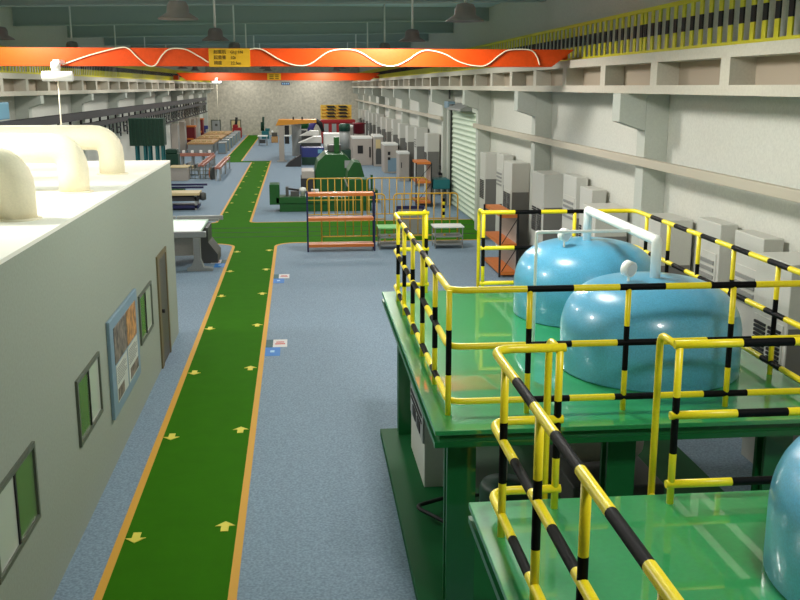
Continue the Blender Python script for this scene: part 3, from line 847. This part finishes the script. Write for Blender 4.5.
for y in (14.5, 26, 38, 50, 62, 74, 86): MB().box(-9.2, -8.45, y, y + .1, 3.78, 3.9).build('wall_bracket', 'near_black', r)

# ------------------------------------------------------------------ centre and right machines
def lathe_machine():
    r = thing('long_lathe', 'long dark green lathe lying behind the yellow barriers', 'machine', (1, 40, 0))
    MB().box(-.75, 3.0, 39.55, 40.5, .0, .34).build('bed_base', 'machine_green', r, .02)
    MB().box(-.9, 3.0, 39.5, 40.55, .34, .6).build('bed', 'machine_green', r, .02)
    MB().box(-1.15, -.75, 39.5, 40.5, .3, 1.12).build('headstock', 'machine_green', r, .02)
    MB().box(-.5, -.38, 39.8, 40.2, .6, .98).box(-.3, .05, 39.8, 40.2, .6, .8).build('carriage', 'steel_dark', r)
    MB().cyl((-.42, 40, .9), (.45, 40, .78), .04, 10).build('spindle', 'near_black', r)
    MB().lathe(.2, 40, [(.1, .6), (.1, .78), (.17, .8), (.12, .93), (.02, .96)], 16).build('chuck', 'white', r)
    MB().box(.55, .85, 39.7, 40.3, .6, .85).build('tailstock', 'steel_grey', r)
    MB().box(2.1, 2.9, 39.6, 40.5, .6, 1.3).build('control_box', 'machine_green', r, .03)
lathe_machine()
r = thing('milling_machine', 'big dark green chamfered machine in the middle of the hall', 'machine', (1.9, 47, 0))
MB().prism([(.85, .0), (2.8, .0), (2.8, .9), (2.5, 1.6), (2.2, 1.85), (1.35, 1.85), (.98, 1.5), (.85, 1.05)], 'xz', 46.5, 49.5).build('housing', 'machine_green', r, .03)
MB().box(1.8, 2.05, 47.5, 48, 1.85, 2.6).build('column', 'machine_green', r, .02)
MB().box(1.5, 2.15, 48, 48.6, 1.85, 2.2).build('motor', 'steel_dark', r, .04)
MB().box(2.25, 2.55, 46.44, 46.5, 1.2, 1.55).build('panel', 'steel_grey', r)
MB().cyl((2.6, 46.7, 1.55), (2.9, 46.7, 1.45), .1, 12).build('spindle', 'machine_putty', r)
MB().box(.2, .8, 46.6, 48.5, .7, 1.05).build('side_box', 'machine_putty', r, .02)
MB().box(.15, .8, 46.6, 48.6, 0, .7).build('side_base', 'tray_dark', r, .02)
r = thing('press_machine', 'dark green sloped press machine right of the big green machine', 'machine', (2.7, 43, 0))
MB().prism([(2.0, 0), (3.1, 0), (3.05, .6), (2.9, 1.2), (2.75, 1.75), (2.45, 1.8), (2.2, 1.4), (2.1, .7)], 'xz', 42.3, 44).build('frame', 'machine_green', r, .03)
MB().tube([(2.02, 42.2, 1.15), (2.15, 42.2, .75), (2.4, 42.2, .62)], .03, .1, 8).build('lever', 'machine_putty', r)
MB().box(3.1, 3.5, 42.4, 43.2, 0, .55).box(3.2, 3.3, 42.6, 42.7, .55, 1.2).build('pedal_unit', 'machine_green', r)
r = thing('column_unit', 'tall grey column unit with a dark green cap behind the green machines', 'machine', (2.7, 54, 0))
MB().box(2.3, 2.95, 53.6, 54.4, 0, 1.6).build('base', 'dark_green', r, .03)
MB().lathe(2.63, 54, [(.28, 1.6), (.28, 2.6), (.2, 2.61)], 24).build('column', 'steel_grey', r)
MB().lathe(2.63, 54, [(.31, 2.6), (.31, 2.95), (.25, 3.0), (.02, 3.02)], 24).build('cap', 'dark_green', r)
r = thing('blue_cabinet', 'blue machine cabinet with dark green lower half', 'cabinet', (.9, 64, 0))
MB().box(.3, 1.75, 63.7, 65, .5, 1.12).build('upper', 'machine_blue', r, .02); MB().box(.3, 1.75, 63.7, 65, 0, .5).build('lower', 'dark_green', r, .02); MB().box(1.35, 1.65, 63.68, 63.7, .75, 1.0).build('screen', 'light_blue', r)
MB().box(.2, .28, 63.6, 63.7, 0, 1.3).build('post', 'post_blue', r)
r = thing('cable_reel_pile', 'low dark heap of steel parts before the blue cabinet', 'parts', (-.2, 62.8, 0))
MB().prism([(-.75, 0), (.25, 0), (.25, .75), (-.1, .55), (-.5, .3)], 'xz', 62.4, 63.4).build('heap', 'tray_dark', r)
r = thing('gantry_machine', 'gantry machine with an orange top beam on grey columns', 'machine', (0, 67.5, 0))
MB().prism([(-1.4, 2.42), (1.35, 2.6), (1.35, 2.8), (-1.2, 2.8)], 'xz', 66.6, 68.6).build('top_beam', 'crate_orange', r)
MB().box(-1.2, -.85, 66.6, 67.1, 0, 2.42).build('column', 'machine_putty', r, .02)
MB().box(-.35, .35, 72.2, 73.2, 0, 2.6).build('rear_column', 'steel_grey', r, .02)
MB().box(-.4, .4, 68.6, 72.2, 2.45, 2.6).build('cross_beam', 'steel_grey', r)
MB().box(-.8, -.5, 66.8, 67.0, 1.2, 2.42).build('hanger', 'near_black', r); MB().box(-1.0, -.4, 66.7, 67.1, 1.7, 1.8).build('tray', 'white', r)
for x in (-.25, .35): MB().box(x, x + .1, 67, 67.1, 2.8, 3.0).build('post', 'near_black', r)
MB().box(-1.35, -.7, 66.3, 67.4, 0, .06).build('foot', 'steel_grey', r)
r = thing('robot_arm', 'violet robot arm with dark joints behind the white machine covers', 'robot', (1.1, 78, 0))
MB().box(.9, 1.7, 77.6, 78.4, 0, 1.1).build('base', 'near_black', r, .05); MB().path([(1.2, 78, 1.1), (1.1, 78, 1.8), (1.5, 78, 2.4)], [0, 0], [.3, .26, .2], 14).build('lower_arm', 'violet', r)
MB().path([(1.5, 78, 2.4), (1.9, 78, 2.1), (2.1, 78, 1.5)], [0, 0], [.2, .2, .12], 14).build('upper_arm', 'near_black', r)
r = thing('green_motor', 'bright green motor unit on a dark stand beside the violet robot', 'machine', (.4, 76, 0))
MB().box(.15, .75, 75.8, 76.6, 0, 1.7).build('stand', 'steel_dark', r, .02); MB().path([(-.1, 76, 2.1), (0, 76, 2.1), (.8, 76, 2.1), (.95, 76, 2.1)], [0] * 3, [.15, .3, .3, .15], 16).build('motor', 'machine_green', r)
r = thing('machine_cover', 'long white sloped machine cover behind the blue cabinet', 'machine', (1.1, 70, 0))
MB().prism([(.1, 1.1), (1.75, 1.1), (1.75, 1.55), (1.2, 1.55), (.5, 1.25)], 'xz', 69.2, 70.6).build('cover', 'machine_white', r, .03); MB().box(.3, 1.7, 69.4, 70.4, 0, 1.1).build('base', 'steel_dark', r, .02)
MB().prism([(.2, 1.5), (1.6, 1.5), (1.6, 1.85), (1.0, 1.9)], 'xz', 71.2, 72).build('rear_cover', 'machine_white', r, .02); MB().box(.45, 1.5, 71.3, 71.9, 0, 1.5).build('rear_base', 'steel_dark', r, .02)
r = thing('machining_center', 'white box machining centre below the red container', 'machine', (2.4, 66.5, 0))
MB().box(1.85, 3.3, 67.0, 69, 1.0, 1.85).build('cover', 'machine_white', r, .03); MB().box(1.85, 3.15, 66.6, 69, 0, 1.0).build('base', 'cabinet_grey', r, .02); MB().box(2.1, 2.6, 66.58, 66.6, .3, .85).build('window', 'steel_dark', r)
MB().box(1.95, 3.1, 65.9, 66.99, 1.0, 1.1).build('tray', 'machine_white', r)
r = thing('storage_rack', 'yellow rack with black trays stacked above the red container', 'rack', (3.6, 90, 0))
for x in (2.25, 3.6, 4.95): MB().box(x, x + .12, 90.4, 91.6, 0, 3.3).build('post', 'rack_yellow', r)
for z in (2.05, 2.35, 2.65, 2.95, 3.2):
    MB().box(2.25, 5.07, 90.3, 90.45, z, z + .17).build('beam', 'rack_yellow', r)
MB().box(2.37, 4.95, 90.9, 91.5, 2.05, 3.2).build('back_panel', 'rack_yellow', r)
for z in (2.24, 2.54, 2.84, 3.12):
    for x in (2.9, 4.0): MB().prism([(x, z), (x + .75, z), (x + .55, z + .17), (x - .2, z + .17)], 'xz', 90.1, 90.29).build('tray', 'near_black', r)
r = thing('red_container', 'red ribbed container with grey panels below the yellow rack', 'container', (3.7, 89, 0))
MB().box(2.2, 5.2, 87.8, 89.8, 0, 2.05).build('body', 'red', r, .03); MB().box(2.15, 5.25, 87.7, 89.85, 1.85, 2.08).build('roof_edge', 'red', r)
for i in range(4): MB().box(2.45 + i * .7, 2.85 + i * .7, 87.76, 87.8, .5, 1.75).build('panel', 'steel_grey', r)
def cnc(x0, x1, y0, y1, h, label, kind):
    r = thing('cnc_machine', label, 'machine', ((x0 + x1) / 2, (y0 + y1) / 2, 0))
    MB().box(x0, x1, y0, y1, 0, h).build('housing', 'machine_putty', r, .03)
    MB().box(x0 - .02, x1 + .02, y0 - .02, y1 + .02, h, h + .1).build('top_cover', 'machine_white', r)
    if kind == 'win':
        MB().box(x0 + .3, x0 + .65, y0 - .02, y0, h * .45, h * .75).build('window', 'near_black', r); MB().box(x1 - .2, x1 - .1, y0 - .03, y0, h * .3, h * .7).build('handle', 'near_black', r)
    elif kind == 'plain': MB().box(x0 + .1, x0 + .14, y0 - .03, y0, h * .5, h * .7).build('handle', 'near_black', r)
    elif kind == 'arch':
        m = MB().prism([(x0 + .1, .15)] + [(x0 + .1 + (x1 - x0 - .2) * (1 - math.cos(a)) / 2, .9 + .35 * math.sin(a)) for a in [i * PI / 8 for i in range(9)]] + [(x1 - .1, .15)], 'xz', y0 - .015, y0)
        m.build('arched_opening', 'steel_dark', r); MB().box(x0 + .1, x1 - .15, y0 - .02, y0, h * .62, h * .92).build('window', 'pallet_tan', r)
    else:
        MB().box(x1 - .6, x1 - .05, y0 - .015, y0, .1, h * .55).build('blue_door', 'board_frame', r)
        MB().box(x0 + .2, x0 + .35, y0 - .03, y0, h * .66, h * .78).box(x0 + .2, x0 + .35, y0 - .03, y0, h * .48, h * .58).build('switches', 'near_black', r)
    MB().box(x1, x1 + .02, y0 + .3, y0 + .8, h * .5, h * .8).build('vent', 'near_black', r)
cnc(3.6, 4.85, 63.0, 65.5, 1.7, 'putty grey machine with a small dark window right of the column unit', 'win')
cnc(4.9, 5.45, 62.0, 64.5, 1.85, 'putty grey machine with an arched dark opening next to the wall cabinets', 'arch')
cnc(5.1, 5.9, 57.0, 59.0, 1.62, 'low putty machine with a blue-grey door before the wall cabinets', 'blue')
cnc(5.45, 6.0, 52.0, 53.5, 1.45, 'plain putty machine nearest the orange rack beside the wall cabinets', 'plain')
cnc(4.1, 5.2, 76.0, 78.5, 1.9, 'far putty machine standing in front of the red container end', 'win')
r = thing('red_drum', 'dark red drum on a stand behind the putty machines', 'drum', (4.6, 70, 0))
MB().lathe(4.45, 70, [(.3, 1.7), (.42, 1.72), (.42, 2.35), (.48, 2.37), (.48, 2.45), (.1, 2.5)], 20).build('drum', 'deep_red', r); MB().box(4.1, 4.8, 69.7, 70.3, 0, 1.7).build('stand', 'machine_putty', r, .02)
r = thing('small_table', 'small white topped table with dark legs beside the far walkway', 'table', (-2.9, 86, 0))
MB().box(-3.35, -2.5, 85.0, 86.2, .78, .86).build('top', 'white', r)
for x in (-3.3, -2.62):
    for y in (85.1, 86.0): MB().box(x, x + .08, y, y + .08, 0, .78).build('leg', 'steel_grey', r)
MB().box(-3.2, -2.7, 85.2, 86, .2, .5).build('box', 'steel_dark', r)
r = thing('radial_drill', 'teal drilling machine with a tall dark green column by the back wall', 'machine', (-2.9, 97, 0))
MB().box(-3.4, -2.7, 96.5, 97.6, 0, .75).build('base', 'teal', r, .05); MB().cyl((-3.25, 97, .75), (-3.2, 97, 2.1), .11, 12).build('column', 'dark_green', r); MB().cyl((-3.42, 97, .75), (-3.4, 97, 1.6), .08, 10).build('lever', 'dark_green', r); MB().box(-3.05, -2.6, 96.6, 97.3, .75, 1.0).build('head', 'teal', r, .05)
r = thing('brown_machine', 'small dark brown bench machine left of the orange gantry', 'machine', (-1.9, 90, 0))
MB().box(-2.3, -1.7, 89.7, 90.4, 0, .55).build('base', 'wood_tan', r, .03); MB().box(-2.25, -1.75, 89.75, 90.3, .55, .9).build('head', 'door_brown', r, .05); MB().lathe(-2.2, 89.9, [(.1, .9), (.12, 1.0), (.02, 1.1)], 12).build('lamp', 'white', r)

# back wall doors and sign
for i, (x0, x1) in enumerate(((-8.75, -7.95), (-6.75, -5.85))):
    d = st(MB().box(x0 - .1, x0, YF - .06, YF, 0, 1.62).box(x1, x1 + .1, YF - .06, YF, 0, 1.62).box(x0, x1, YF - .06, YF, 1.52, 1.62).build('door_%d' % (i + 2), 'window_frame'))
    MB().box(x0, x1, YF - .04, YF, .0, 1.52).build('leaf', 'pallet_tan' if i else 'steel_grey', d)
    MB().box(x0 + .3, x0 + .55, YF - .05, YF - .04, .95, 1.2).build('pane', 'steel_dark', d)
s = thing('wall_sign', 'small blue sign with pale lettering high on the back wall', 'sign', (-1.0, YF - .02, 5.15))
MB().box(-1.45, -.6, YF - .04, YF, 5.15, 5.42).build('plate', 'machine_blue', s)
for i in range(4): MB().box(-1.38 + .19 * i, -1.25 + .19 * i, YF - .05, YF - .04, 5.21, 5.36).build('character', 'sign_pale', s)

# ------------------------------------------------------------------ light, world, camera
def lamp(x, y, z, e, size=.5, col=(1, .97, .91)):
    L = D.lights.new('hall_light', 'SPOT'); L.spot_size = math.radians(172); L.spot_blend = .25
    L.shadow_soft_size = size / 2; L.energy = e; L.color = col
    o = D.objects.new('hall_light', L); COL.objects.link(o); o.location = (x, y, z); return o
for k in range(13):
    y = 4.0 + 8.0 * k if k < 12 else 101.0
    d = .2 if k == 2 else 0
    lamp(1.9 if k else 3.1, y - d, 6.45, 430 if k in (0, 12) else 660 if k < 4 else 520, .8)
    if k: lamp(-5.4, y - d, 6.45, 820 if k == 1 else 400, .8)
wd = D.worlds.new('hall_world'); bpy.context.scene.world = wd; wd.use_nodes = True
wd.node_tree.nodes['Background'].inputs[0].default_value = (.6, .65, .7, 1)
wd.node_tree.nodes['Background'].inputs[1].default_value = .05

cam = D.cameras.new('camera'); cam.sensor_width = 36; cam.lens = 18 / math.tan(math.radians(22.5)); cam.clip_end = 300
co = D.objects.new('camera', cam); COL.objects.link(co); co.location = (0, 0, 5)
co.rotation_euler = (math.radians(90 - 12.4668), 0, math.radians(-6.0316))
sc = bpy.context.scene; sc.camera = co
sc.view_settings.view_transform = 'Standard'; sc.view_settings.look = 'None'; sc.view_settings.gamma = 1; sc.view_settings.exposure = .1
sc.view_settings.use_curve_mapping = False
